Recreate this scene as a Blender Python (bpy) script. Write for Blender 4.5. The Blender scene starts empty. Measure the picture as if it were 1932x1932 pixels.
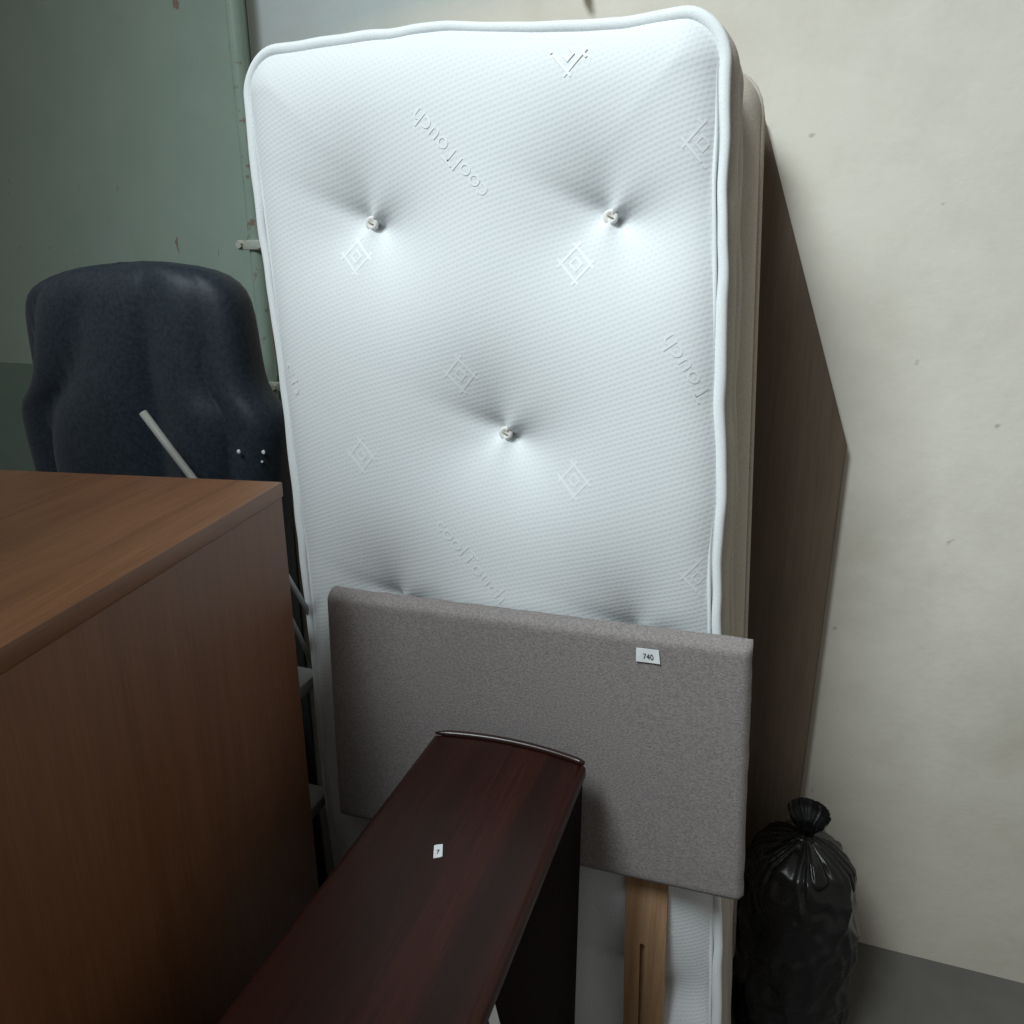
import bpy, bmesh, math, random
import numpy as np
from mathutils import Vector, Matrix, noise

random.seed(7)
R = math.radians
C = bpy.context.scene.collection
sc = bpy.context.scene

# ------------------------------------------------------------------ camera
PITCH, TURN = R(17.5), R(19.0)
cam_d = bpy.data.cameras.new('camera')
cam_d.sensor_width = 36.0
cam_d.lens = 36.0 * 1432.0 / 1932.0
cam_d.clip_start, cam_d.clip_end = 0.02, 60
cam = bpy.data.objects.new('camera', cam_d)
C.objects.link(cam)
fw = Vector((-math.sin(TURN) * math.cos(PITCH), math.cos(TURN) * math.cos(PITCH), -math.sin(PITCH)))
rt = Vector((math.cos(TURN), math.sin(TURN), 0))
up = rt.cross(fw)
cam.matrix_world = Matrix(((rt.x, up.x, -fw.x, 0.0), (rt.y, up.y, -fw.y, 0.0), (rt.z, up.z, -fw.z, 1.57), (0, 0, 0, 1)))
sc.camera = cam

# ------------------------------------------------------------------ world and light (a high window in front, to the left)
w = bpy.data.worlds.new('World')
sc.world = w
w.use_nodes = True
w.node_tree.nodes['Background'].inputs['Color'].default_value = (1.0, 0.965, 0.90, 1)
w.node_tree.nodes['Background'].inputs['Strength'].default_value = 0.195


def area(name, loc, target, sx, sy, power, col, spread=180):
    l = bpy.data.lights.new(name, 'AREA')
    l.spread = R(spread)
    l.shape, l.size, l.size_y, l.energy, l.color = 'RECTANGLE', sx, sy, power, col
    o = bpy.data.objects.new(name, l)
    C.objects.link(o)
    o.location = loc
    o.rotation_euler = (Vector(target) - Vector(loc)).to_track_quat('-Z', 'Y').to_euler()
    return o


area('window_light', (-1.0, -0.70, 3.6), (0.25, 1.1, 1.15), 1.15, 0.85, 26.0, (0.87, 0.97, 1.0), 86)

sc.view_settings.view_transform = 'Standard'
sc.view_settings.look = 'None'
sc.view_settings.exposure = 0.0
sc.view_settings.gamma = 1.0


# ------------------------------------------------------------------ material helpers
class NT:
    def __init__(self, name):
        self.m = bpy.data.materials.new(name)
        self.m.use_nodes = True
        self.t = self.m.node_tree
        self.b = self.t.nodes['Principled BSDF']

    def n(self, kind, **kw):
        x = self.t.nodes.new(kind)
        for k, v in kw.items():
            setattr(x, k, v)
        return x

    def put(self, sock, v):
        if isinstance(v, bpy.types.NodeSocket):
            self.t.links.new(v, sock)
        elif v is not None:
            sock.default_value = v if not isinstance(v, tuple) or len(v) != 3 or sock.type != 'RGBA' else (*v, 1)

    def math(self, op, a, b=None, c=None, clamp=False):
        x = self.n('ShaderNodeMath', operation=op, use_clamp=clamp)
        for i, v in enumerate((a, b, c)):
            if v is not None:
                self.put(x.inputs[i], v)
        return x.outputs[0]

    def coord(self, which='Object'):
        return self.n('ShaderNodeTexCoord').outputs[which]

    def mapping(self, vec, loc=(0, 0, 0), rot=(0, 0, 0), scale=(1, 1, 1)):
        x = self.n('ShaderNodeMapping')
        self.put(x.inputs['Vector'], vec)
        x.inputs['Location'].default_value = loc
        x.inputs['Rotation'].default_value = rot
        x.inputs['Scale'].default_value = scale
        return x.outputs[0]

    def noise(self, vec, scale, detail=3.0, rough=0.55, dist=0.0, out=0):
        x = self.n('ShaderNodeTexNoise')
        self.put(x.inputs['Vector'], vec)
        x.inputs['Scale'].default_value = scale
        x.inputs['Detail'].default_value = detail
        x.inputs['Roughness'].default_value = rough
        x.inputs['Distortion'].default_value = dist
        return x.outputs[out]

    def ramp(self, fac, stops):
        x = self.n('ShaderNodeValToRGB')
        self.put(x.inputs[0], fac)
        e = x.color_ramp.elements
        while len(e) < len(stops):
            e.new(0.5)
        for i, (p, c) in enumerate(stops):
            e[i].position = p
            e[i].color = (c, c, c, 1) if isinstance(c, (int, float)) else (*c, 1)
        return x.outputs[0]

    def mix(self, fac, a, b):
        x = self.n('ShaderNodeMix', data_type='RGBA')
        self.put(x.inputs[0], fac)
        self.put(x.inputs[6], a)
        self.put(x.inputs[7], b)
        return x.outputs[2]

    def sep(self, vec):
        x = self.n('ShaderNodeSeparateXYZ')
        self.put(x.inputs[0], vec)
        return x.outputs

    def bump(self, h, strength=0.5, dist=0.002, normal=None):
        x = self.n('ShaderNodeBump')
        self.put(x.inputs['Height'], h)
        x.inputs['Strength'].default_value = strength
        x.inputs['Distance'].default_value = dist
        if normal is not None:
            self.put(x.inputs['Normal'], normal)
        return x.outputs[0]

    def done(self, col=None, rough=None, normal=None, spec=None, **kw):
        b = self.b
        self.put(b.inputs['Base Color'], col)
        self.put(b.inputs['Roughness'], rough)
        self.put(b.inputs['Normal'], normal)
        if spec is not None:
            b.inputs['Specular IOR Level'].default_value = spec
        for k, v in kw.items():
            self.put(b.inputs[k], v)
        return self.m


def mat_ticking():
    k = NT('knitted_mattress_ticking')
    uv = k.coord('UV')
    warp = k.noise(uv, 2.2, 1, out=1)
    add = k.n('ShaderNodeVectorMath', operation='MULTIPLY_ADD')
    k.put(add.inputs[0], warp)
    add.inputs[1].default_value = (0.03, 0.05, 0)
    k.put(add.inputs[2], uv)
    p = k.mapping(add.outputs[0], rot=(0, 0, R(-20)))
    s = k.sep(p)
    cx = k.math('COSINE', k.math('MULTIPLY', s[0], 2 * math.pi / 0.0086))
    cy = k.math('COSINE', k.math('MULTIPLY', s[1], 2 * math.pi / 0.0150))
    cc = k.math('MULTIPLY', cx, cy)                                     # dimples on an offset lattice
    pit = k.math('SMOOTH_MAX', cc, 0.0, 0.25)
    row = k.math('COSINE', k.math('MULTIPLY', s[1], 4 * math.pi / 0.0150))
    h = k.math('ADD', k.math('MULTIPLY', pit, -1.0), k.math('MULTIPLY', row, -0.42))
    fine = k.noise(uv, 900, 2)
    h = k.math('ADD', h, k.math('MULTIPLY', fine, 0.25))
    big = k.noise(uv, 7, 3)
    col = k.mix(k.math('MULTIPLY', pit, 0.15), k.mix(big, (0.735, 0.775, 0.80), (0.76, 0.78, 0.785)), (0.47, 0.52, 0.56))
    return k.done(col, 0.8, k.bump(h, 0.13, 0.0013), 0.2, **{'Sheen Weight': 0.12, 'Sheen Roughness': 0.5})


def mat_fabric(name, a, b, scale, rough=0.9, bump=0.35, dist=0.001, spec=0.15, sheen=0.1, big=None):
    k = NT(name)
    o = k.coord('Object')
    f = k.noise(o, scale, 3, 0.65)
    col = k.mix(k.ramp(f, [(0.36, 0.0), (0.64, 1.0)]), a, b)
    if big:
        col = k.mix(k.ramp(k.noise(o, 6, 4), [(0.4, 0.0), (0.7, 0.5)]), col, big)
    return k.done(col, rough, k.bump(f, bump, dist), spec, **{'Sheen Weight': sheen})


def mat_tweed():
    k = NT('heather_grey_tweed')
    o = k.coord('Object')
    a = k.noise(k.mapping(o, scale=(1, 1.6, 1)), 255, 3, 0.75)
    b = k.noise(k.mapping(o, loc=(3, 1, 2), scale=(1.5, 1, 1)), 520, 2, 0.6)
    big = k.noise(o, 5, 3)
    c1 = k.mix(k.ramp(a, [(0.36, 0.0), (0.62, 1.0)]), (0.180, 0.157, 0.151), (0.335, 0.302, 0.290))
    c2 = k.mix(k.ramp(b, [(0.50, 0.0), (0.70, 0.75)]), c1, (0.235, 0.222, 0.25))
    c3 = k.mix(k.math('MULTIPLY', big, 0.18), c2, (0.25, 0.22, 0.20))
    h = k.math('ADD', a, k.math('MULTIPLY', b, 0.7))
    return k.done(c3, 0.95, k.bump(h, 0.55, 0.0012), 0.1, **{'Sheen Weight': 0.15})


def mat_wall():
    k = NT('old_cream_plaster')
    o = k.coord('Object')
    s = k.sep(o)
    n1 = k.noise(o, 1.6, 5, 0.6)
    n2 = k.noise(o, 9, 5, 0.6)
    n3 = k.noise(o, 60, 4, 0.6)
    col = k.mix(n2, (0.78, 0.74, 0.645), (0.83, 0.795, 0.705))
    # bluish patch paints dimmer light above and left of the mattress, lower edge ragged
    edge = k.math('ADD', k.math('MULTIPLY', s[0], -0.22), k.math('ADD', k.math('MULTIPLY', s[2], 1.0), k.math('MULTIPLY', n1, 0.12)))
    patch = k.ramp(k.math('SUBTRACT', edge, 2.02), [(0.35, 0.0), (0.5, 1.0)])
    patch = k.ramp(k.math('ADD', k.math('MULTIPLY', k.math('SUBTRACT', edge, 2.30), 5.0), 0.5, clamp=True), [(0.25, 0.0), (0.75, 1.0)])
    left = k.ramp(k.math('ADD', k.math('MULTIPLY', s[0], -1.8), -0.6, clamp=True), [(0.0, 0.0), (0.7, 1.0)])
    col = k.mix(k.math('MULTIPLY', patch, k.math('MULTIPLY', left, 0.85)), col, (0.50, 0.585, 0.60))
    spots = k.ramp(k.noise(o, 26, 2, 0.5), [(0.755, 0.0), (0.79, 0.4)])
    col = k.mix(spots, col, (0.20, 0.17, 0.13))
    grime = k.ramp(n1, [(0.5, 0.0), (0.75, 0.22)])
    col = k.mix(grime, col, (0.36, 0.30, 0.22))
    mott = k.ramp(k.noise(o, 3.2, 6, 0.7), [(0.42, 0.0), (0.68, 0.30)])
    col = k.mix(mott, col, (0.50, 0.465, 0.39))
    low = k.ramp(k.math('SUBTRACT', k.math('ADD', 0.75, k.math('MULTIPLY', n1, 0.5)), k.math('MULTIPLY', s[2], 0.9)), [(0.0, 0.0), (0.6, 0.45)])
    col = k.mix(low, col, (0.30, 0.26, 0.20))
    h = k.math('ADD', k.math('MULTIPLY', n2, 1.0), k.math('MULTIPLY', n3, 0.25))
    return k.done(col, 0.75, k.bump(h, 0.3, 0.006), 0.3)


def mat_green():
    k = NT('peeling_pale_green_paint')
    o = k.coord('Object')
    s = k.sep(o)
    n1 = k.noise(o, 8, 5, 0.65)
    n2 = k.noise(k.mapping(o, scale=(3.0, 1, 1.1)), 6, 5, 0.6, 0.6)
    pale = k.mix(n1, (0.27, 0.37, 0.31), (0.36, 0.45, 0.39))
    dark = k.mix(n1, (0.13, 0.21, 0.17), (0.18, 0.27, 0.22))
    two = k.math('GREATER_THAN', s[2], 1.318)
    col = k.mix(two, dark, pale)
    # flaked bare patches cluster along the edge of the boarding
    near = k.ramp(k.math('ADD', k.math('MULTIPLY', s[0], 9.0), 11.45, clamp=True), [(0.0, 0.0), (0.6, 0.20)])
    zone = k.math('MULTIPLY', k.math('GREATER_THAN', s[2], 1.37), k.math('LESS_THAN', s[2], 1.76))
    flake = k.ramp(k.math('ADD', n2, k.math('MULTIPLY', near, zone)), [(0.665, 0.0), (0.675, 1.0)])
    col = k.mix(flake, col, k.mix(n1, (0.20, 0.13, 0.10), (0.33, 0.24, 0.20)))
    h = k.math('SUBTRACT', k.math('MULTIPLY', n1, 0.3), flake)
    return k.done(col, 0.5, k.bump(h, 0.5, 0.003), 0.4)


def mat_paint(name, a, b, rust=None, rough=0.45):
    k = NT(name)
    o = k.coord('Object')
    n1 = k.noise(o, 14, 4, 0.6)
    col = k.mix(n1, a, b)
    if rust:
        col = k.mix(k.ramp(k.noise(o, 32, 4, 0.65), [(0.60, 0.0), (0.66, 0.8)]), col, rust)
    return k.done(col, rough, k.bump(n1, 0.2, 0.002), 0.4)


def mat_wood(name, dark, light, axis, grain=26, stretch=0.05, rough=0.4, streak=0.5, bump=0.12, coat=0.0, band=None, spec=0.4):
    k = NT(name)
    o = k.coord('Object')
    sc_ = [1, 1, 1]
    sc_[axis] = stretch
    p = k.mapping(o, scale=tuple(sc_))
    g1 = k.noise(p, grain, 5, 0.6, 0.4)
    g2 = k.noise(p, grain * 7, 3, 0.6)
    sc2 = [1, 1, 1]
    sc2[axis] = stretch * .35
    g3 = k.noise(k.mapping(o, scale=tuple(sc2)), grain * 22, 2, 0.6)
    f = k.math('ADD', k.math('MULTIPLY', g1, 1 - streak), k.math('MULTIPLY', g2, streak))
    f = k.math('ADD', k.math('MULTIPLY', f, .72), k.math('MULTIPLY', g3, .28))
    col = k.mix(k.ramp(f, [(0.36, 0.0), (0.64, 1.0)]), dark, light)
    if band:
        q = k.noise(p, grain * 0.35, 2, 0.5)
        col = k.mix(k.ramp(q, [(0.42, 0.0), (0.60, 0.8)]), col, band)
    return k.done(col, k.math('ADD', k.math('MULTIPLY', g1, 0.15), rough - 0.07), k.bump(k.math('ADD', g2, g3), bump, 0.0006), spec,
                  **{'Coat Weight': coat, 'Coat Roughness': 0.22})


def mat_plain(name, col, rough=0.6, spec=0.4, var=0.12, scale=20, metallic=0.0, bump=0.15):
    k = NT(name)
    o = k.coord('Object')
    n1 = k.noise(o, scale, 4, 0.6)
    d = tuple(c * (1 - var) for c in col)
    l = tuple(min(1, c * (1 + var)) for c in col)
    return k.done(k.mix(n1, d, l), k.math('ADD', k.math('MULTIPLY', n1, 0.14), rough - 0.07), k.bump(n1, bump, 0.002), spec, Metallic=metallic)


M = {
    'ticking': mat_ticking(),
    'motif': mat_fabric('woven_motif_yarn', (0.82, 0.85, 0.86), (0.86, 0.88, 0.89), 900, 0.6, 0.2, 0.0004, 0.3, 0.2),
    'lettering': mat_fabric('woven_lettering_yarn', (0.78, 0.81, 0.825), (0.82, 0.845, 0.86), 900, 0.6, 0.2, 0.0004, 0.3, 0.2),
    'tape': mat_fabric('white_edge_tape', (0.74, 0.79, 0.80), (0.84, 0.86, 0.865), 420, 0.7, 0.4, 0.001),
    'border': mat_fabric('mattress_side_cloth', (0.43, 0.39, 0.34), (0.53, 0.485, 0.43), 260, 0.85, 0.35, 0.001),
    'base': mat_fabric('divan_base_cloth', (0.50, 0.455, 0.385), (0.60, 0.545, 0.465), 260, 0.85, 0.35, 0.001),
    'button': mat_plain('cream_button_felt', (0.76, 0.745, 0.71), 0.7, 0.3, 0.08, 300),
    'thread': mat_plain('tuft_thread', (0.40, 0.37, 0.33), 0.8, 0.2),
    'tweed': mat_tweed(),
    'pine': mat_wood('rough_sawn_pine', (0.33, 0.185, 0.092), (0.56, 0.365, 0.215), 1, 38, 0.05, 0.6, 0.3, 0.4, 0.0, (0.22, 0.11, 0.05)),
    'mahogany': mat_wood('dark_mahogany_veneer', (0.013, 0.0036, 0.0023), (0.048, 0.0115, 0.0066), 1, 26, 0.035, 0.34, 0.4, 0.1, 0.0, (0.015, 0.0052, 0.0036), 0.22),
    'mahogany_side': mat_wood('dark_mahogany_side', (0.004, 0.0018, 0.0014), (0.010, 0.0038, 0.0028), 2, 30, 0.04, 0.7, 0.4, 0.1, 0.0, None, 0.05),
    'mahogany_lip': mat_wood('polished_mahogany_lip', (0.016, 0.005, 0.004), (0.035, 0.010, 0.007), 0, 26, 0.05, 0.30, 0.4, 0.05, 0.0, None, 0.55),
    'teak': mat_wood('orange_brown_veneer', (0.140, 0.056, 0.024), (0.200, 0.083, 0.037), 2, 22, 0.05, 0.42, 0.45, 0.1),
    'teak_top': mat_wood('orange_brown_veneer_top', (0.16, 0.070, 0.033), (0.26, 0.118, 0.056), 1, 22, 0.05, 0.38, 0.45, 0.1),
    'board': mat_wood('shadow_dark_board', (0.105, 0.078, 0.054), (0.165, 0.125, 0.088), 2, 12, 0.06, 0.65, 0.4, 0.15),  # dark colour carries the wall shadow beside the bed base
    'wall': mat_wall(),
    'green': mat_green(),
    'pipe': mat_paint('pale_green_pipe_paint', (0.24, 0.33, 0.28), (0.32, 0.41, 0.35), (0.22, 0.14, 0.09)),
    'bracket': mat_paint('flaking_bracket_paint', (0.40, 0.45, 0.39), (0.55, 0.57, 0.50), (0.30, 0.17, 0.10)),
    'navy': mat_fabric('dark_navy_cover', (0.010, 0.017, 0.027), (0.022, 0.033, 0.047), 120, 0.55, 0.25, 0.001, 0.35, 0.05),
    'speck': mat_plain('white_paint_flake', (0.62, 0.66, 0.68), 0.6),
    'steel': mat_plain('dull_grey_steel', (0.34, 0.35, 0.35), 0.5, 0.4, 0.15, 30, 0.3),
    'paper': mat_plain('white_paper_label', (0.80, 0.82, 0.84), 0.55, 0.3, 0.03, 90, 0, 0.05),
    'ink': mat_plain('black_ink', (0.03, 0.035, 0.045), 0.6, 0.3),
    'floor': mat_plain('worn_concrete', (0.115, 0.108, 0.10), 0.75, 0.3, 0.35, 5, 0, 0.4),
    'sack': mat_plain('black_polythene', (0.010, 0.010, 0.010), 0.28, 0.4, 0.2, 40, 0, 0.3),
    'peg': mat_plain('cream_peg', (0.82, 0.72, 0.56), 0.5),
    'peg_tip': mat_plain('dark_peg_tip', (0.10, 0.085, 0.06), 0.6),
    'pole': mat_plain('pale_grey_pole', (0.34, 0.34, 0.32), 0.55),
}


# ------------------------------------------------------------------ mesh helpers
def link_mesh(name, verts, faces, mat, parent=None, smooth=True, uv=None):
    me = bpy.data.meshes.new(name)
    me.from_pydata([tuple(map(float, v)) for v in verts], [], faces)
    me.materials.append(mat)
    if smooth:
        me.polygons.foreach_set('use_smooth', [True] * len(me.polygons))
    if uv is not None:
        lay = me.uv_layers.new(name='UVMap')
        idx = np.empty(len(me.loops), dtype=np.int32)
        me.loops.foreach_get('vertex_index', idx)
        lay.data.foreach_set('uv', np.asarray(uv, dtype=np.float32)[idx].ravel())
    me.update()
    o = bpy.data.objects.new(name, me)
    C.objects.link(o)
    if parent is not None:
        o.parent = parent
    return o


def link_bm(name, bm, mat, parent=None, smooth=False, angle=40):
    bmesh.ops.recalc_face_normals(bm, faces=bm.faces)
    me = bpy.data.meshes.new(name)
    bm.to_mesh(me)
    bm.free()
    me.materials.append(mat)
    if smooth:
        me.polygons.foreach_set('use_smooth', [True] * len(me.polygons))
        me.set_sharp_from_angle(angle=R(angle))
    o = bpy.data.objects.new(name, me)
    C.objects.link(o)
    if parent is not None:
        o.parent = parent
    return o


def add_box(bm, lo, hi, bevel=0.0, seg=2):
    r = bmesh.ops.create_cube(bm, size=1.0)
    vs = r['verts']
    for v in vs:
        v.co = Vector([lo[i] + (v.co[i] + 0.5) * (hi[i] - lo[i]) for i in range(3)])
    if bevel:
        es = list({e for v in vs for e in v.link_edges})
        bmesh.ops.bevel(bm, geom=es, offset=bevel, segments=seg, profile=0.5, affect='EDGES')


def box(name, lo, hi, mat, parent=None, bevel=0.003, seg=2):
    bm = bmesh.new()
    add_box(bm, lo, hi, bevel, seg)
    return link_bm(name, bm, mat, parent, True, 30)


def tube(name, pts, rad, mat, parent=None, closed=False, seg=12, flat=1.0, axis=None):
    """A tube along pts; flat squashes the section along axis."""
    P = [Vector(p) for p in pts]
    n = len(P)
    verts, faces = [], []
    ref = Vector(axis) if axis is not None else Vector((0.31, 0.17, 0.93))
    for i in range(n):
        a = P[(i - 1) % n] if (closed or i > 0) else P[i]
        b = P[(i + 1) % n] if (closed or i < n - 1) else P[i]
        t = (b - a).normalized()
        e1 = (ref - t * ref.dot(t)).normalized()
        e2 = t.cross(e1)
        r = rad(i / n) if callable(rad) else rad
        for k in range(seg):
            q = 2 * math.pi * k / seg
            verts.append(P[i] + e1 * (math.cos(q) * r * flat) + e2 * (math.sin(q) * r))
    m = n if closed else n - 1
    for i in range(m):
        j = (i + 1) % n
        for k in range(seg):
            l = (k + 1) % seg
            faces.append((i * seg + k, i * seg + l, j * seg + l, j * seg + k))
    if not closed:
        faces.append(tuple(range(seg))[::-1])
        faces.append(tuple((n - 1) * seg + k for k in range(seg)))
    return link_mesh(name, verts, faces, mat, parent)


def empty(name, mat_world, label, cat, group=None):
    o = bpy.data.objects.new(name, None)
    o.empty_display_size = 0.1
    C.objects.link(o)
    o.matrix_world = mat_world
    tag(o, label, cat, group)
    return o


def tag(o, label=None, cat=None, group=None, kind=None):
    for k, v in (('label', label), ('category', cat), ('group', group), ('kind', kind)):
        if v:
            o[k] = v
    return o


def basis(u, v, n, o):
    return Matrix(((u[0], v[0], n[0], o[0]), (u[1], v[1], n[1], o[1]), (u[2], v[2], n[2], o[2]), (0, 0, 0, 1)))


def text_polys(body, size):
    cu = bpy.data.curves.new('letters', 'FONT')
    cu.body, cu.size, cu.resolution_u = body, size, 4
    ob = bpy.data.objects.new('letters', cu)
    C.objects.link(ob)
    dg = bpy.context.evaluated_depsgraph_get()
    me = bpy.data.meshes.new_from_object(ob.evaluated_get(dg))
    vs = [tuple(v.co) for v in me.vertices]
    fs = [tuple(p.vertices) for p in me.polygons]
    bpy.data.objects.remove(ob)
    bpy.data.curves.remove(cu)
    bpy.data.meshes.remove(me)
    return vs, fs


# ------------------------------------------------------------------ setting
def sheet(name, fn, nx, ny, mat):
    vs = [fn(i / nx, j / ny) for j in range(ny + 1) for i in range(nx + 1)]
    fs = [(j * (nx + 1) + i, j * (nx + 1) + i + 1, (j + 1) * (nx + 1) + i + 1, (j + 1) * (nx + 1) + i) for j in range(ny) for i in range(nx)]
    return link_mesh(name, vs, fs, mat)


WALL_Y = 1.66
tag(sheet('floor', lambda a, b: (-4 + 8 * a, -3 + 4.9 * b, 0.004 * noise.noise((a * 20, b * 20, 0))), 60, 40, M['floor']), kind='structure')
bm = bmesh.new()
add_box(bm, (-1.20, WALL_Y, -0.1), (3.6, WALL_Y + 0.2, 3.4))
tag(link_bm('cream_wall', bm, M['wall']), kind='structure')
bm = bmesh.new()
add_box(bm, (-3.8, WALL_Y - 0.006, -0.1), (-1.2025, WALL_Y + 0.2, 3.4), 0.003, 1)
tag(link_bm('green_wall', bm, M['green']), kind='structure')

# ------------------------------------------------------------------ mattress (soft, slumped a little sideways)
U = Vector((0.9998, -0.0015, -0.0216))
V = Vector((0.0216, 0.0697, 0.9973))
N = Vector((0.0, -0.9976, 0.0698))
O = Vector((-0.86442, 1.19205, 1.91622))
MW, ML, MT, CR = 0.757, 1.90, 0.20, 0.062
LEFT = [(0, -0.007), (.083, 0.0), (.139, .0048), (.265, .0172), (.422, .0368), (.55, .052), (.703, .0695), (.833, .0829), (1.01, .0981), (1.155, .1103), (1.304, .1231), (1.483, .1435), (1.93, .190)]
RIGHT = [(0, .757), (.074, .7585), (.147, .7672), (.214, .7709), (.334, .7850), (.452, .7942), (.514, .7970), (.584, .8089), (.664, .8175), (.74, .8190), (.878, .8335), (1.02, .8490), (1.20, .8680), (1.357, .8845), (1.44, .8955), (1.609, .9100), (1.93, .944)]
TOP = [(0, -.010), (.05, -.0070), (.10, -.0037), (.1775, .0005), (.235, .0030), (.262, .0028), (.30, .0068), (.357, .0072), (.408, .0030), (.482, -.003), (.56, -.0068), (.621, -.0076), (.6645, -.0022), (.707, .0000), (.757, -.001)]
BUTTONS = [(.2206, -.2644), (.6164, -.2539), (.4684, -.5883), (.2830, -.9150), (.7137, -.9040), (.52, -1.235), (.34, -1.56), (.77, -1.55)]


def smooth_interp(tab):
    xs = np.linspace(tab[0][0] - .1, tab[-1][0] + .1, 800)
    ys = np.interp(xs, [a for a, _ in tab], [b for _, b in tab])
    kk = np.hanning(21)
    kk /= kk.sum()
    yp = np.pad(ys, 10, mode='edge')
    return xs, np.convolve(yp, kk, 'valid')


LX, LYs = smooth_interp(LEFT)
RX, RYs = smooth_interp(RIGHT)
TX, TYs = smooth_interp(TOP)


def warp(X, D):
    """Rounded-rectangle coords (X across, D down) -> mattress plane (a, b)."""
    l = np.interp(D, LX, LYs)
    r = np.interp(D, RX, RYs)
    a = l + (X / MW) * (r - l)
    b = -D + np.interp(X, TX, TYs) * np.clip(1 - D / 0.35, 0, 1) ** 1.5
    return a, b


def corner(X, D):
    """Squeeze the square grid into a rectangle with rounded corners."""
    X, D = X.copy(), D.copy()
    for sx in (0, 1):
        for sd in (0, 1):
            px = (CR - X) / CR if sx == 0 else (X - (MW - CR)) / CR
            py = (CR - D) / CR if sd == 0 else (D - (ML - CR)) / CR
            k = (px > 0) & (py > 0)
            qx = px * np.sqrt(np.clip(1 - py ** 2 / 2, 0, 1))
            qy = py * np.sqrt(np.clip(1 - px ** 2 / 2, 0, 1))
            X[k] = (CR - qx * CR if sx == 0 else MW - CR + qx * CR)[k]
            D[k] = (CR - qy * CR if sd == 0 else ML - CR + qy * CR)[k]
    return X, D


def edge_dist(X, D):
    qx = np.abs(X - MW / 2) - (MW / 2 - CR)
    qy = np.abs(D - ML / 2) - (ML / 2 - CR)
    out = np.sqrt(np.maximum(qx, 0) ** 2 + np.maximum(qy, 0) ** 2) + np.minimum(np.maximum(qx, qy), 0) - CR
    return np.maximum(-out, 0)


def height(X, D):
    a, b = warp(X, D)
    e = edge_dist(X, D)
    h = 0.034 * (1 - np.exp(-e / 0.032)) + 0.010 * (1 - np.exp(-e / 0.16))
    for (ba, bb) in BUTTONS:
        dx, dy = a - ba, b - bb
        r = np.sqrt(dx ** 2 + dy ** 2 + 0.016 ** 2)
        th = np.arctan2(dy, dx)
        # pleats that run out of the button, mostly towards upper left and lower right
        pl = 1 + 0.16 * np.cos(2 * (th - R(155))) + 0.07 * np.cos(3 * th + 1.0)
        h -= pl * (0.043 * np.exp(-r / 0.052) + 0.025 * np.exp(-(r / 0.125) ** 2))
        for q, w_, amp in ((R(157), .013, .012), (R(10), .024, .003), (R(-62), .016, .003)):
            al = dx * math.cos(q) + dy * math.sin(q)
            ac = -dx * math.sin(q) + dy * math.cos(q)
            h -= amp * np.exp(-(ac / (w_ * (1 + np.maximum(al, 0) * 6))) ** 2) * np.where(al > 0, (1 - np.exp(-al / .012)) * np.exp(-al / .055), 0)
    h += 0.0025 * np.sin(7 * a + 3 * b) * np.clip(e / 0.1, 0, 1)
    return h


nx, ny = 152, 380
gx, gy = np.meshgrid(np.linspace(0, MW, nx + 1), np.linspace(0, ML, ny + 1))
GX, GD = corner(gx, gy)
GA, GB = warp(GX, GD)
GH = height(GX, GD)


def surf(a, b):
    """Height of the mattress face at plane point (a, b)."""
    D = -b
    l, r = np.interp(D, LX, LYs), np.interp(D, RX, RYs)
    return float(height(np.array([(a - l) / (r - l) * MW]), np.array([D]))[0])


BASE_V = 1.93
matt = empty('mattress', basis(U, V, N, O - V * BASE_V),
             'white knitted mattress with deep button tufts standing on end against the wall', 'mattress')
verts = np.stack([GA.ravel(), GB.ravel() + BASE_V, GH.ravel()], 1)
idx = np.arange((nx + 1) * (ny + 1)).reshape(ny + 1, nx + 1)
quads = np.stack([idx[1:, :-1], idx[1:, 1:], idx[:-1, 1:], idx[:-1, :-1]], -1).reshape(-1, 4).tolist()
link_mesh('tufted_face', verts, quads, M['ticking'], matt, uv=np.stack([GA.ravel(), GB.ravel()], 1))

ring = [(0, i) for i in range(nx + 1)] + [(j, nx) for j in range(1, ny + 1)] + [(ny, i) for i in range(nx - 1, -1, -1)] + [(j, 0) for j in range(ny - 1, 0, -1)]
ring = ring[::2]
loop = np.array([(GA[j, i], GB[j, i]) for j, i in ring])
nl = len(loop)
tang = np.roll(loop, -1, 0) - np.roll(loop, 1, 0)
tang /= np.linalg.norm(tang, axis=1)[:, None]
outw = np.stack([-tang[:, 1], tang[:, 0]], 1)
if (outw[0] @ np.array([0, 1])) < 0:
    outw = -outw


def wob(i, f, s=0.0):
    return noise.noise((loop[i, 0] * f, loop[i, 1] * f, s))


def belt(zs, bulges, name, mat, parent, amp=0.004):
    vs, fs = [], []
    for z, bu in zip(zs, bulges):
        for i in range(nl):
            o_ = bu + amp * wob(i, 9, z * 14)
            vs.append((loop[i, 0] + outw[i, 0] * o_, loop[i, 1] + outw[i, 1] * o_ + BASE_V, z))
    for k in range(len(zs) - 1):
        for i in range(nl):
            j = (i + 1) % nl
            fs.append((k * nl + i, (k + 1) * nl + i, (k + 1) * nl + j, k * nl + j))
    return link_mesh(name, vs, fs, mat, parent)


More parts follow.
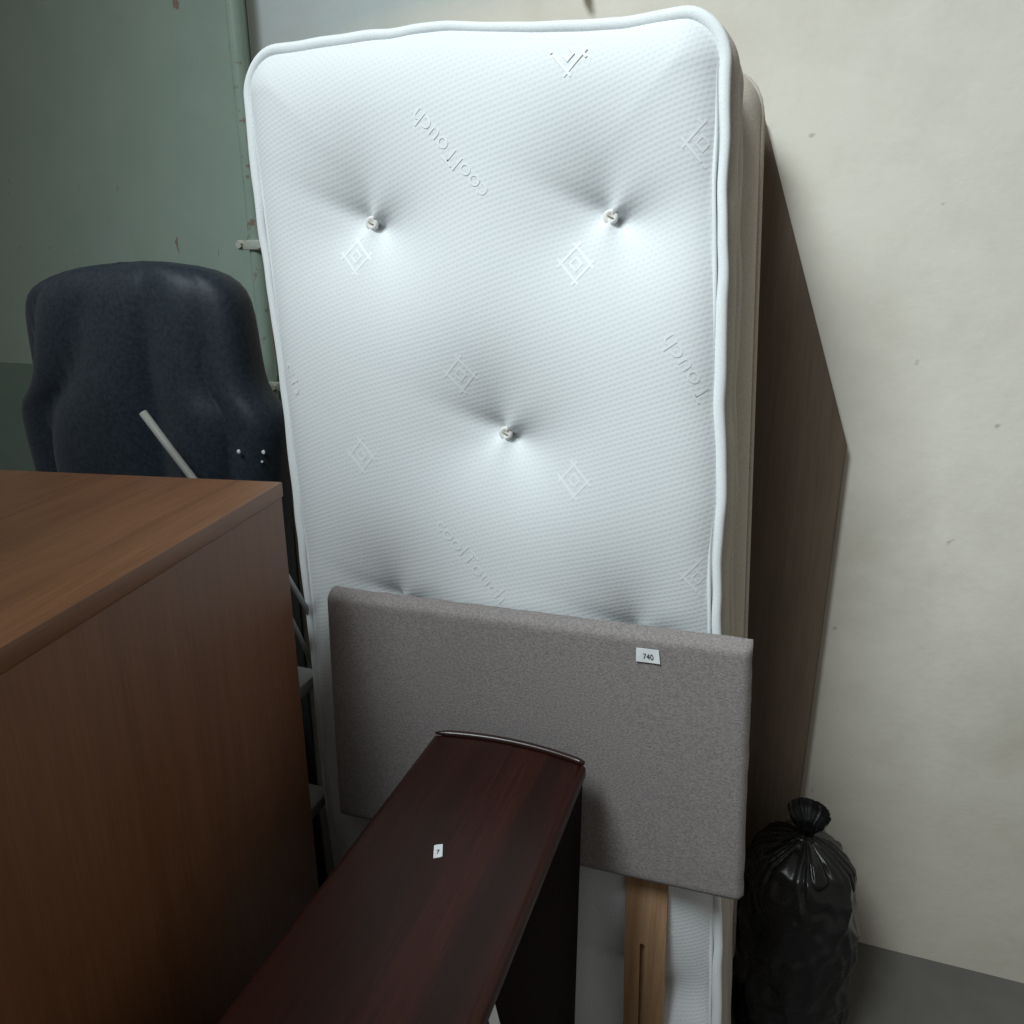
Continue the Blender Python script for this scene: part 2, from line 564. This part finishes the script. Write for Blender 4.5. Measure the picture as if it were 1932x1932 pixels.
zz = [0.0, -.006, -.014, -.03, -.05, -.072, -.082, -.088, -.094, -.104, -.125, -.15, -.17, -.186, -.194, -.20]
bb = [0.0, .002, .010, .017, .0195, .016, .011, .006, .011, .017, .0215, .0205, .016, .010, .003, 0.0]
belt(zz, bb, 'side_border', M['border'], matt)
link_mesh('back_panel', [(loop[i, 0], loop[i, 1] + BASE_V, -MT) for i in range(nl)], [tuple(range(nl))], M['border'], matt, smooth=False)
for z in (0.001, -MT):
    pts = [(loop[i, 0] + outw[i, 0] * (.003 + .0022 * wob(i, 16, z)), loop[i, 1] + BASE_V + outw[i, 1] * (.003 + .0022 * wob(i, 16, z)), z + 0.003 * wob(i, 7, 3 + z)) for i in range(nl)]
    tube('edge_tape', pts, lambda t: 0.0080 + 0.0010 * math.sin(t * 60), M['tape'], matt, closed=True, seg=10, flat=0.80, axis=(0, 0, 1))
# narrow stitched fold just inside the tape
pts = [(loop[i, 0] - outw[i, 0] * .0085, loop[i, 1] + BASE_V - outw[i, 1] * .0085, 0.0035) for i in range(nl)]
tube('tape_fold', pts, 0.0030, M['tape'], matt, closed=True, seg=8)


def make_button(a, b):
    rim_h = [surf(a + .0085 * math.cos(t * .785), b + .0085 * math.sin(t * .785)) for t in range(8)]
    h = .5 * max(rim_h) + .5 * sum(rim_h) / 8 + .0008
    vs, fs = [], []
    prof = [(0.0, .0008), (.0030, .0010), (.0048, .0024), (.0076, .0034), (.0100, .0027), (.0113, .0006), (.0108, -.004)]
    seg = 24
    for r_, z_ in prof:
        for k in range(seg):
            q = 2 * math.pi * k / seg
            vs.append((a + math.cos(q) * r_, b + BASE_V + math.sin(q) * r_, h + z_))
    for p in range(len(prof) - 1):
        for k in range(seg):
            l = (k + 1) % seg
            fs.append((p * seg + k, (p + 1) * seg + k, (p + 1) * seg + l, p * seg + l))
    bt = link_mesh('tuft_button', vs, fs, M['button'], matt)
    ang = R(-30)
    tube('tuft_thread', [(a + s * .0055 * math.cos(ang), b + BASE_V + s * .0055 * math.sin(ang), h + z_) for s, z_ in ((-1, .0026), (-.5, .0034), (0, .0036), (.5, .0034), (1, .0026))], 0.0012, M['thread'], bt, seg=6)


for ba, bb_ in BUTTONS[:5]:
    make_button(ba, bb_)


def drape(name, polys, mat, lift=0.0005):
    """polys: (verts2d, faces) in mattress plane -> thin raised weave lying on the face."""
    v2, fs = polys
    bm = bmesh.new()
    bv = [bm.verts.new((x, y, 0)) for x, y in v2]
    for f in fs:
        try:
            bm.faces.new([bv[i] for i in f])
        except ValueError:
            pass
    bmesh.ops.triangulate(bm, faces=bm.faces)
    for _ in range(3):
        long_ = [e for e in bm.edges if e.calc_length() > 0.0055]
        if not long_:
            break
        bmesh.ops.subdivide_edges(bm, edges=long_, cuts=1)
        bmesh.ops.triangulate(bm, faces=bm.faces)
    for v in bm.verts:
        v.co.z = surf(v.co.x, v.co.y) + lift
        v.co.y += BASE_V
    for f in bm.faces:
        f.normal_update()
    me = bpy.data.meshes.new(name)
    bm.to_mesh(me)
    bm.free()
    me.materials.append(mat)
    me.polygons.foreach_set('use_smooth', [True] * len(me.polygons))
    o = bpy.data.objects.new(name, me)
    C.objects.link(o)
    o.parent = matt
    return o


def bar(p, q, w_):
    p, q = np.array(p), np.array(q)
    t = (q - p) / np.linalg.norm(q - p)
    n_ = np.array([-t[1], t[0]]) * w_ / 2
    return [p - n_, q - n_, q + n_, p + n_]


def motif(ca, cb, size=0.0155, clip=None):
    v2, fs = [], []

    def add(p, q, w_):
        k = len(v2)
        v2.extend(bar(p, q, w_))
        fs.append((k, k + 1, k + 2, k + 3))
    ex = 0.0075
    for s in (-1, 1):
        add((-size - ex, s * size), (size + ex, s * size), 0.0036)
        add((s * size, -size + 0.0016), (s * size, size - 0.0016), 0.0036)
    for s in (-1, 1):
        for e in (-1, 1):
            add((s * size, e * (size + 0.0016)), (s * size, e * (size + ex)), 0.0036)
    i_ = 0.0062
    for s in (-1, 1):
        add((-i_ - .0012, s * i_), (i_ + .0012, s * i_), 0.0028)
        add((s * i_, -i_ + .0014), (s * i_, i_ - .0014), 0.0028)
    ang = R(45)
    c_, s_ = math.cos(ang), math.sin(ang)
    out = []
    for x, y in v2:
        a, b = c_ * x - s_ * y, (s_ * x + c_ * y) * 1.12
        out.append((ca + a - 0.08 * b, cb + b))
    keep = []
    for f in fs:
        ok = True
        for i in f:
            a, b = out[i]
            D = -b
            if a > np.interp(D, RX, RYs) - 0.012 or a < np.interp(D, LX, LYs) + 0.012 or b > -0.034:
                ok = False
        if ok:
            keep.append(f)
    drape('woven_motif', (out, keep), M['motif'])


for ca, cb in ((.3992, -.496), (.2036, -.318), (.5755, -.3236), (.2257, -.6422), (.597, -.6469), (.5467, -.0440), (.7425, -.1628), (.7986, -.7817), (.80, -1.42), (.42, -1.10)):
    motif(ca, cb)


def lettering(body, start, end, size):
    v, fs = text_polys(body, size)
    x0, x1 = min(p[0] for p in v), max(p[0] for p in v)
    st, en = np.array(start), np.array(end)
    L = np.linalg.norm(en - st)
    t = (en - st) / L
    n_ = np.array([-t[1], t[0]])
    k = L / (x1 - x0)
    out = [tuple(st + t * (p[0] - x0) * k + n_ * (p[1] - size * 0.30)) for p in v]
    drape('woven_lettering', (out, fs), M['lettering'], 0.00075)


lettering('coolTouch', (.3713, -.7409), (.4924, -.8600), 0.034)
lettering('coolTouch', (.4339, -.2294), (.3180, -.1130), 0.034)
lettering('Touch', (.7830, -.5080), (.7180, -.4220), 0.034)
lettering('ch', (.0720, -.4960), (.0950, -.5480), 0.028)
lettering('coolTouch', (.70, -1.40), (.79, -1.52), 0.034)

# ------------------------------------------------------------------ divan base behind the mattress
BL, BR_ = R(5.0), R(3.53)
bn = Vector((0, -math.cos(BL), math.sin(BL)))
bv0 = Vector((0, math.sin(BL), math.cos(BL)))
bu = Vector((1, 0, 0)) * math.cos(BR_) + bv0 * math.sin(BR_)
bv = -Vector((1, 0, 0)) * math.sin(BR_) + bv0 * math.cos(BR_)
BO = Vector((-1.0209, 1.4170, 1.8517))
BH, BW, BT = 1.845, 0.952, 0.19
base = empty('divan_base', basis(bu, bv, bn, BO - bv * BH),
             'beige upholstered divan base standing on end behind the white mattress', 'bed base')
bm = bmesh.new()
add_box(bm, (0, 0.02, -BT), (BW, BH, 0), 0.075, 7)
link_bm('upholstered_box', bm, M['base'], base, True, 40)
bm = bmesh.new()
lp = []
for k in range(4):
    cx, cy = ((BW - .075, BH - .075), (.075, BH - .075), (.075, .095), (BW - .075, .095))[k]
    for s in range(7):
        q = math.pi / 2 * (k + s / 6)
        lp.append((cx + 0.0755 * math.cos(q), cy + 0.0755 * math.sin(q), -0.075))
bm.free()
tube('seam_welt', lp, 0.0045, M['base'], base, closed=True, seg=8)
lp2 = [(x, y, -BT + .075) for x, y, _ in lp]
tube('seam_welt', lp2, 0.0055, M['base'], base, closed=True, seg=8)

# ------------------------------------------------------------------ headboard leaning on the mattress
hb = empty('headboard', basis(U, V, N, O - V * BASE_V),
           'grey tweed padded headboard on pine struts leaning against the white mattress', 'headboard')
HC = [(.1804, -.8801), (.8907, -.8516), (.9243, -1.2783), (.2000, -1.3181)]      # top left, top right, bottom right, bottom left
HZ0, HZ1 = 0.049, 0.092


def hb_point(s, t):
    a = (1 - t) * ((1 - s) * HC[0][0] + s * HC[1][0]) + t * ((1 - s) * HC[3][0] + s * HC[2][0])
    b = (1 - t) * ((1 - s) * HC[0][1] + s * HC[1][1]) + t * ((1 - s) * HC[3][1] + s * HC[2][1])
    return a, b


hv, hf = [], []
hx, hy = 120, 76
rr = 0.014
for j in range(hy + 1):
    for i in range(hx + 1):
        s, t = i / hx, j / hy
        e = min(s, 1 - s) * 0.715, min(t, 1 - t) * 0.44
        # rounded padded edge
        d = 0.0
        for q in e:
            if q < rr:
                d += rr - math.sqrt(max(rr * rr - (rr - q) ** 2, 0))
        a, b = hb_point(s, t)
        z = HZ1 - min(d, 0.026) + 0.0016 * noise.noise((a * 7, b * 7, 1)) + 0.0022 * math.sin(math.pi * s) * math.sin(math.pi * t)
        if s < .001 or s > .999 or t < .001 or t > .999:
            wv = 0.0016 * noise.noise((a * 30, b * 30, 5))
            a += wv
            b += wv
        hv.append((a, b + BASE_V, z))
for j in range(hy):
    for i in range(hx):
        k = j * (hx + 1) + i
        hf.append((k + hx + 1, k + hx + 2, k + 1, k))
rim = [i for i in range(hx + 1)] + [j * (hx + 1) + hx for j in range(1, hy + 1)] + [hy * (hx + 1) + i for i in range(hx - 1, -1, -1)] + [j * (hx + 1) for j in range(hy - 1, 0, -1)]
k0 = len(hv)
for r_ in rim:
    x, y, z = hv[r_]
    hv.append((x, y, HZ0 + .004))
for i in range(len(rim)):
    j = (i + 1) % len(rim)
    hf.append((rim[i], rim[j], k0 + j, k0 + i))
hf.append(tuple(k0 + i for i in range(len(rim)))[::-1])
pan = link_mesh('padded_panel', hv, hf, M['tweed'], hb)


def strut(tl, tr, bl, br, top_over=0.12, slot_from=-1.4414, slot_a=0.7746):
    """Flat timber strut with a bolt slot that opens at its lower end (two tines below the slot)."""
    z0, z1 = 0.030, 0.0485
    tl, tr, bl, br = map(np.array, (tl, tr, bl, br))
    dl = (bl - tl) / (tl[1] - bl[1])
    dr = (br - tr) / (tr[1] - br[1])

    def L(b):
        return tl[0] + dl[0] * (tl[1] - b)

    def Rr(b):
        return tr[0] + dr[0] * (tr[1] - b)

    top_b, end_b = tl[1] + top_over, -1.865
    ws = 0.0042

    def mid(b):
        return slot_a + (L(b) + Rr(b) - L(slot_from) - Rr(slot_from)) / 2
    outline = [(L(top_b), top_b), (L(-1.5), -1.5), (L(end_b), end_b), (mid(end_b) - ws, end_b), (mid(slot_from - .02) - ws, slot_from - .02)]
    for s in range(9):
        q = math.pi - math.pi * s / 8
        outline.append((mid(slot_from) + ws * math.cos(q), slot_from - ws + ws * math.sin(q)))
    outline += [(mid(slot_from - .02) + ws, slot_from - .02), (mid(end_b) + ws, end_b), (Rr(end_b), end_b), (Rr(-1.5), -1.5), (Rr(top_b), top_b)]
    bm = bmesh.new()
    vs = [bm.verts.new((a, b + BASE_V, z1)) for a, b in outline]
    f = bm.faces.new(vs)
    r = bmesh.ops.extrude_face_region(bm, geom=[f])
    bmesh.ops.translate(bm, vec=(0, 0, z0 - z1), verts=[g for g in r['geom'] if isinstance(g, bmesh.types.BMVert)])
    bk = bm.faces.new([bm.verts.new((a, b + BASE_V, z0 + .0035)) for a, b in ((mid(slot_from) - .012, slot_from + .01), (mid(end_b) - .012, end_b + .004), (mid(end_b) + .012, end_b + .004), (mid(slot_from) + .012, slot_from + .01))])
    return link_bm('strut', bm, M['pine'], hb)


strut((.7361, -1.3297), (.8073, -1.3229), (.7557, -1.622), (.8232, -1.5947))
strut((.3361, -1.3297), (.4073, -1.3229), (.3557, -1.622), (.4232, -1.5947), slot_a=0.3746)


def label_on(name, corners, body, normal_off, parent, textfit, ink):
    """A small stuck-on paper label (four 3D corners tl, tr, br, bl) with its printed number as a sub-part."""
    tl, tr, br, bl = map(Vector, corners)
    nn = (tr - tl).cross(tl - bl).normalized()
    vs, fs = [], []
    K = 6
    for side in (0, 1):
        for j in range(K + 1):
            for i in range(K + 1):
                s, t = i / K, j / K
                p = (tl.lerp(tr, s)).lerp(bl.lerp(br, s), t)
                vs.append(p + nn * (normal_off * (1 - side) + 0.0004 * (0 if side else 1 + math.sin(5 * s + 2 * t))))
    for j in range(K):
        for i in range(K):
            k = j * (K + 1) + i
            fs.append((k + K + 1, k + K + 2, k + 1, k))
    rim_ = [i for i in range(K + 1)] + [j * (K + 1) + K for j in range(1, K + 1)] + [K * (K + 1) + i for i in range(K - 1, -1, -1)] + [j * (K + 1) for j in range(K - 1, 0, -1)]
    q = (K + 1) ** 2
    for a in range(len(rim_)):
        b = rim_[(a + 1) % len(rim_)]
        fs.append((rim_[a], b, b + q, rim_[a] + q))
    st = link_mesh(name, vs, fs, M['paper'], parent, smooth=False)
    v, f = text_polys(body, 1.0)
    x0, x1 = min(p[0] for p in v), max(p[0] for p in v)
    y0, y1 = min(p[1] for p in v), max(p[1] for p in v)
    s0, s1, t0, t1 = textfit
    out = []
    for p in v:
        s = s0 + (s1 - s0) * (p[0] - x0) / (x1 - x0)
        t = t1 + (t0 - t1) * (p[1] - y0) / (y1 - y0)
        out.append((tl.lerp(tr, s)).lerp(bl.lerp(br, s), t) + nn * (normal_off + 0.0013))
    link_mesh('lot_number', out, f, M[ink], st, smooth=False)
    return st


ZS = 0.0945
label_on('lot_sticker', [(a, b + BASE_V, ZS) for a, b in ((.7255, -.8788), (.7588, -.8768), (.7631, -.8985), (.7268, -.9005))], '740', 0.0006, hb, (0.30, 0.74, 0.34, 0.74), 'ink')

# ------------------------------------------------------------------ narrow mahogany table in front
TZ = 0.8677
TX0, TX1, TY0, TY1 = -0.4615, -0.2120, 0.12, 0.957
tab = empty('mahogany_table', Matrix.Translation((-0.3375, 0.54, 0.0)),
            'narrow dark mahogany table with glossy striped top in front of the headboard', 'table')


def L3(x, y, z):
    return (x + 0.3375, y - 0.54, z)


# top: bowed back end, moulded lip round the edge
bow = 0.016
outl = []
for i in range(25):
    s = i / 24
    outl.append((TX0 + (TX1 - TX0) * s, TY1 + bow * (1 - (2 * s - 1) ** 2)))
outl += [(TX1, TY0), (TX0, TY0)]
cx = sum(p[0] for p in outl) / len(outl)


def inset(pts, d):
    n_ = len(pts)
    res = []
    for i in range(n_):
        p0, p1, p2 = (np.array(pts[(i + k) % n_]) for k in (-1, 0, 1))
        t1 = (p1 - p0) / np.linalg.norm(p1 - p0)
        t2 = (p2 - p1) / np.linalg.norm(p2 - p1)
        n1, n2 = np.array([t1[1], -t1[0]]), np.array([t2[1], -t2[0]])
        m_ = n1 + n2
        m_ /= max(np.dot(m_, m_) / 2, 1e-6)
        res.append(tuple(p1 + m_ * d))
    return res


steps = [(0.0, -0.024), (0.0, -0.012), (.0006, -.0085), (.0022, -.0055), (.0050, -.0030), (.0085, -.0012), (.013, 0.0)]
vs, fs = [], []
for d, z in steps:
    for p in inset(outl, d):
        vs.append(L3(p[0], p[1], TZ + z))
no = len(outl)
for k in range(len(steps) - 1):
    for i in range(no):
        j = (i + 1) % no
        fs.append((k * no + j, k * no + i, (k + 1) * no + i, (k + 1) * no + j))
fs.append(tuple((len(steps) - 1) * no + i for i in range(no))[::-1])
fs.append(tuple(range(no)))
bm = bmesh.new()
bvs = [bm.verts.new(v) for v in vs]
for f in fs:
    bm.faces.new([bvs[i] for i in f])
link_bm('table_top', bm, M['mahogany'], tab, True, 35)
# raised rounded lip along the bowed back end
lip = [L3(TX0 + .004 + (TX1 - TX0 - .006) * s, TY1 - .004 + bow * (1 - (2 * s - 1) ** 2), TZ + .0015) for s in [i / 30 for i in range(31)]]
tube('back_lip', lip, lambda t: .0054 * min(1, .35 + 9 * min(t, 1 - t)), M['mahogany_lip'], tab, seg=18)
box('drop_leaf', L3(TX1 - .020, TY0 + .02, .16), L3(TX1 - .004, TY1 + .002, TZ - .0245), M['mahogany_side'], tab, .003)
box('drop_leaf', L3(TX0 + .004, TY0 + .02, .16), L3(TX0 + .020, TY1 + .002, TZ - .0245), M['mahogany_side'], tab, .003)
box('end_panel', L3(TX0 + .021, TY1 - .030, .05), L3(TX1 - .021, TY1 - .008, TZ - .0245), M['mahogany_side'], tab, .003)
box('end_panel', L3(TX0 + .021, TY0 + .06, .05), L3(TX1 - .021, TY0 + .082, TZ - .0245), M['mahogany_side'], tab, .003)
for y in (TY0 + .071, TY1 - .019):
    for x in (TX0 + .035, TX1 - .035):
        box('foot', L3(x - .022, y - .03, 0), L3(x + .022, y + .03, .0495), M['mahogany_side'], tab, .004)
label_on('lot_sticker', [L3(*p) for p in ((-.3552, .7245, TZ), (-.3460, .7310, TZ), (-.3375, .7105, TZ), (-.3470, .7040, TZ))], '7', 0.0006, tab, (0.32, 0.66, 0.45, 0.75), 'ink')
bm = bmesh.new()
add_box(bm, L3(TX1 - .0035, .547, TZ - .075), L3(TX1 - .0029, .566, TZ - .0245))
for v in bm.verts:
    v.co.x += .011 * max(0, (TZ - .030 - v.co.z) / .045) ** .5
tg = link_bm('paper_tag', bm, M['paper'], tab)

# ------------------------------------------------------------------ brown cabinet on the left
CY = R(10)
cab = empty('brown_cabinet', Matrix.Translation((-0.6798, 0.92, 0)) @ Matrix.Rotation(CY, 4, 'Z'),
            'tall orange brown veneered cabinet at the left of the mattress', 'cabinet')
CH, CDp, CW = 1.273, 0.66, 0.80
box('side_panel', (-.020, -CDp, .03), (-.001, -.001, CH - .0235), M['teak'], cab, .0015)
box('side_panel', (-CW, -CDp, .03), (-CW + .019, -.001, CH - .0235), M['teak'], cab, .0015)
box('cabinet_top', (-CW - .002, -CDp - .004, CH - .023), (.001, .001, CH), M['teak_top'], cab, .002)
box('back_board', (-CW + .0195, -.010, .05), (-.0205, -.004, CH - .0235), M['teak'], cab, .001)
box('bottom_board', (-CW + .0195, -CDp + .02, .07), (-.0205, -.0105, .088), M['teak'], cab, .001)
for i in range(2):
    x0 = -CW + .0205 + i * (CW - .041) / 2
    d = box('cabinet_door', (x0 + .001, -CDp - .001, .09), (x0 + (CW - .041) / 2 - .001, -CDp + .018, CH - .0245), M['teak'], cab, .002)
    hx_ = x0 + ((CW - .041) / 2 - .05 if i == 0 else .05)
    tube('handle', [(hx_, -CDp - .002, .62), (hx_, -CDp - .025, .64), (hx_, -CDp - .025, .74), (hx_, -CDp - .002, .76)], .005, M['steel'], d, seg=8)

# ------------------------------------------------------------------ unseen tall cupboard added just left of the camera to shade the lower left
wr = empty('light_blocker', Matrix.Translation((-1.18, -.155, 0)), 'unseen tall dark wooden cupboard added to shade the lower left of the scene', 'light_blocker')
box('blocker_carcass', (-.40, -.28, .06), (.40, .25, 2.37), M['mahogany_side'], wr, .004)
box('blocker_cornice', (-.42, -.30, 2.3705), (.42, .27, 2.415), M['mahogany_side'], wr, .01)
box('blocker_plinth', (-.39, -.27, 0), (.39, .24, .0595), M['mahogany_side'], wr, .003)
for i in (0, 1):
    box('blocker_door', (-.385 + i * .386, .2505, .10), (-.002 + i * .386, .268, 2.33), M['mahogany_side'], wr, .004)

# ------------------------------------------------------------------ green pipe on the wall
PX, PY = -1.190, 1.600
pipe = empty('wall_pipe', Matrix.Translation((PX, PY, 0)), 'pale green painted pipe clipped to the peeling green wall', 'pipe')
tube('pipe_run', [(0, 0, .3), (0, 0, 1.0), (.001, 0, 1.6), (0, 0, 2.2), (0, 0, 3.2)], .0175, M['pipe'], pipe, seg=20)
for z in (1.632, 1.302):
    bm = bmesh.new()
    add_box(bm, (-.036, -.024, z - .011), (.040, -.004, z + .011), .003)
    add_box(bm, (-.032, -.0035, z - .008), (-.022, .0535, z + .008), .002)
    add_box(bm, (.024, -.0035, z - .008), (.034, .0535, z + .008), .002)
    br = link_bm('pipe_bracket', bm, M['bracket'], pipe, True, 30)
    for x in (-.027, .030):
        bm = bmesh.new()
        bmesh.ops.create_cone(bm, cap_ends=True, segments=6, radius1=.008, radius2=.008, depth=.008, matrix=Matrix.Translation((x, -.027, z)) @ Matrix.Rotation(R(90), 4, 'X'))
        link_bm('bolt', bm, M['bracket'], br)

# ------------------------------------------------------------------ dark navy cover over stacked goods, left of the mattress
cov_o = Vector((-1.24, 1.262, 0))
cov = empty('navy_cover', Matrix.Translation(cov_o), 'dark navy cover draped over a tall stack between cabinet and green wall', 'dust cover')
prof = [(1.585, .03), (1.582, .12), (1.572, .20), (1.55, .242), (1.52, .262), (1.46, .268), (1.40, .272), (1.355, .278), (1.325, .300), (1.30, .330), (1.23, .322), (1.17, .314), (1.06, .307), (.6, .304), (.3, .308), (.02, .318)]
seg = 200
vs, fs = [], []
for z, hw in prof:
    k = min(hw / .27, 1.0)
    hd = .088 * k
    for i in range(seg):
        q = 2 * math.pi * i / seg
        c_, s_ = math.cos(q), math.sin(q)
        ex = 2 / 2.8
        x = math.copysign(abs(c_) ** ex, c_) * hw
        y = math.copysign(abs(s_) ** ex, s_) * hd
        fold = .030 * k * (1.3 * abs(math.sin(q * 5 + 1.6 * math.sin(z * 2.3) + 2.5 * noise.noise((x * 3, 0, z * 2)))) ** .8 - .9) * min(1.0, max(.2, .2 + (1.58 - z) * 3))
        fold *= 1 - max(0, c_) ** 2.5
        vs.append((x * (1 + fold / max(hw, .05)), y * (1 + fold / .09), z + (.006 + .016 * (z > 1.5)) * noise.noise((x * 7, y * 7, z * 3))))
for k in range(len(prof) - 1):
    for i in range(seg):
        j = (i + 1) % seg
        fs.append((k * seg + j, k * seg + i, (k + 1) * seg + i, (k + 1) * seg + j))
fs.append(tuple(range(seg))[::-1])
sub = link_mesh('draped_cloth', vs, fs, M['navy'], cov)
md = sub.modifiers.new('smooth', 'SUBSURF')
md.levels = md.render_levels = 1


def cover_front_y(x, z):
    hw = np.interp(-z, [-p[0] for p in prof], [p[1] for p in prof])
    t_ = min(abs(x) / hw, .98)
    return -.088 * (1 - t_ ** 2.8) ** (1 / 2.8) - .007


for wx, wz, s in ((-.972, 1.238, .0042), (-.932, 1.2345, .0042), (-.936, 1.216, .0026)):
    x = wx - cov_o.x
    bm = bmesh.new()
    bmesh.ops.create_icosphere(bm, subdivisions=2, radius=s, matrix=Matrix.Translation((x, cover_front_y(x, wz), wz)) @ Matrix.Diagonal((1, .5, 1.15, 1)))
    for v in bm.verts:
        v.co += Vector((1, .4, 1)) * (s * .25 * noise.noise(v.co * 300))
    link_bm('paint_speck', bm, M['speck'], cov, True, 60)

# ------------------------------------------------------------------ grey steel rack with cross braces, between cabinet and mattress
rack = empty('steel_rack', Matrix.Translation((-1.0, 1.05, 0)), 'grey steel shelving rack with diagonal braces between cabinet and mattress', 'shelf rack')
rx0, rx1, ry0, ry1 = -.20, .20, -.085, .105
for z in (.812, .532, .20):
    sh = box('shelf', (rx0, ry0, z - .026), (rx1 - .0025, ry1, z), M['steel'], rack, .003)
for x in (rx0 - .002, rx1 - .016):
    for y in (ry0 - .016, ry1 + .0005):
        box('post', (x, y, 0), (x + .018, y + .0155, 1.13), M['steel'], rack, .002)


def brace(p, q, x):
    tube('brace', [(x, p[0] - 1.05, p[1]), (x, q[0] - 1.05, q[1])], .0065, M['steel'], rack, seg=8, flat=.5, axis=(1, 0, 0))


brace((1.03, 1.115), (1.150, .905), .204)
brace((1.03, 1.065), (1.135, .83), .196)
brace((1.03, .55), (1.150, .79), -.204)

pole = tube('leaning_pole', [(-1.115, 1.1115, 1.32), (-1.06, 1.1122, 1.25), (-1.010, 1.113, 1.188), (-.955, 1.115, 1.12), (-.62 - .3, 1.1155, 1.075)], .0075, M['pole'], seg=10)
tag(pole, 'thin pale grey pole slanting down behind the brown cabinet top', 'pole')

# ------------------------------------------------------------------ dark board added in place of the wall shadow, right of the bed base
bd = empty('shadow_board', Matrix.Translation((0.0, 1.60, 0.0)) @ Matrix.Rotation(R(-1.2), 4, 'X'), 'dark brown board standing in for the shadow on the wall right of the bed base', 'board')
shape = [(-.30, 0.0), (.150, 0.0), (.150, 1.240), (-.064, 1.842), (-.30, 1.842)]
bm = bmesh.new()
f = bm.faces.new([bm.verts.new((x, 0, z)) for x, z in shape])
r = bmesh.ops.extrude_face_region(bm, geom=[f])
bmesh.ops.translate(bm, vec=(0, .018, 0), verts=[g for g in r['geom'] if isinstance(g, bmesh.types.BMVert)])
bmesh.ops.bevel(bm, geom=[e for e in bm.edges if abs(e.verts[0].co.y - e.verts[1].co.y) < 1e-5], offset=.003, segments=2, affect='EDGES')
link_bm('shadow_board_panel', bm, M['board'], bd, True, 35)

# ------------------------------------------------------------------ sack on the floor at the right
sack_v, sack_f = [], []
nu, nv = 180, 110
SP = [(.0, .535, .040), (.06, .520, .034), (.12, .498, .017), (.16, .488, .013), (.20, .478, .018), (.28, .462, .052), (.36, .438, .082), (.46, .390, .104), (.58, .310, .116), (.72, .200, .121), (.86, .090, .122), (.95, .020, .116), (1.0, .004, .100)]
for j in range(nv + 1):
    t = j / nv
    z = float(np.interp(t, [p[0] for p in SP], [p[1] for p in SP]))
    r0 = float(np.interp(t, [p[0] for p in SP], [p[2] for p in SP]))
    gather = math.exp(-((t - .22) / .20) ** 2)
    for i in range(nu):
        q = 2 * math.pi * i / nu
        x, y = math.cos(q), math.sin(q)
        tw = q + 1.5 * noise.noise((x * 1.5, y * 1.5, z * 6))
        pleat = abs(math.sin(tw * 7 + 2 * noise.noise((x, y, z * 4)))) ** .7 - .6
        dent = -abs(noise.noise((x * 1.7 + 3, y * 1.7, z * 9))) * .026 - abs(noise.noise((x * 3.4, y * 3.4 + 7, z * 20))) * .010 + .010
        r_ = r0 * (1 + .26 * gather * pleat) + dent * min(1, r0 / .1) * (.3 + .7 * min(1, t * 1.6))
        sack_v.append((x * r_, y * r_ * 1.1, z + .010 * noise.noise((x * 2, y * 2, z * 12)) * min(1, t * 3)))
for j in range(nv):
    for i in range(nu):
        k = (i + 1) % nu
        sack_f.append((j * nu + i, (j + 1) * nu + i, (j + 1) * nu + k, j * nu + k))
sack_f.append(tuple(nv * nu + i for i in range(nu))[::-1])
sack = link_mesh('black_sack', sack_v, sack_f, M['sack'])
sack.location = (.150, 1.40, 0)
tag(sack, 'full black plastic sack with tied neck on the floor beside the bed base', 'sack')

# ------------------------------------------------------------------ small peg in the wall above the mattress
peg = empty('wall_peg', Matrix.Translation((-.4230, WALL_Y, 2.079)), 'small cream wall peg with dark tip above the mattress', 'peg')
tube('peg_shaft', [(0, 0, .018), (.001, -.014, .014), (.003, -.026, .006)], .0085, M['peg'], peg, seg=12)
tube('peg_tip', [(.003, -.0262, .0058), (.006, -.030, -.003), (.008, -.031, -.008)], lambda t: .0065 - t * .004, M['peg_tip'], peg, seg=12)
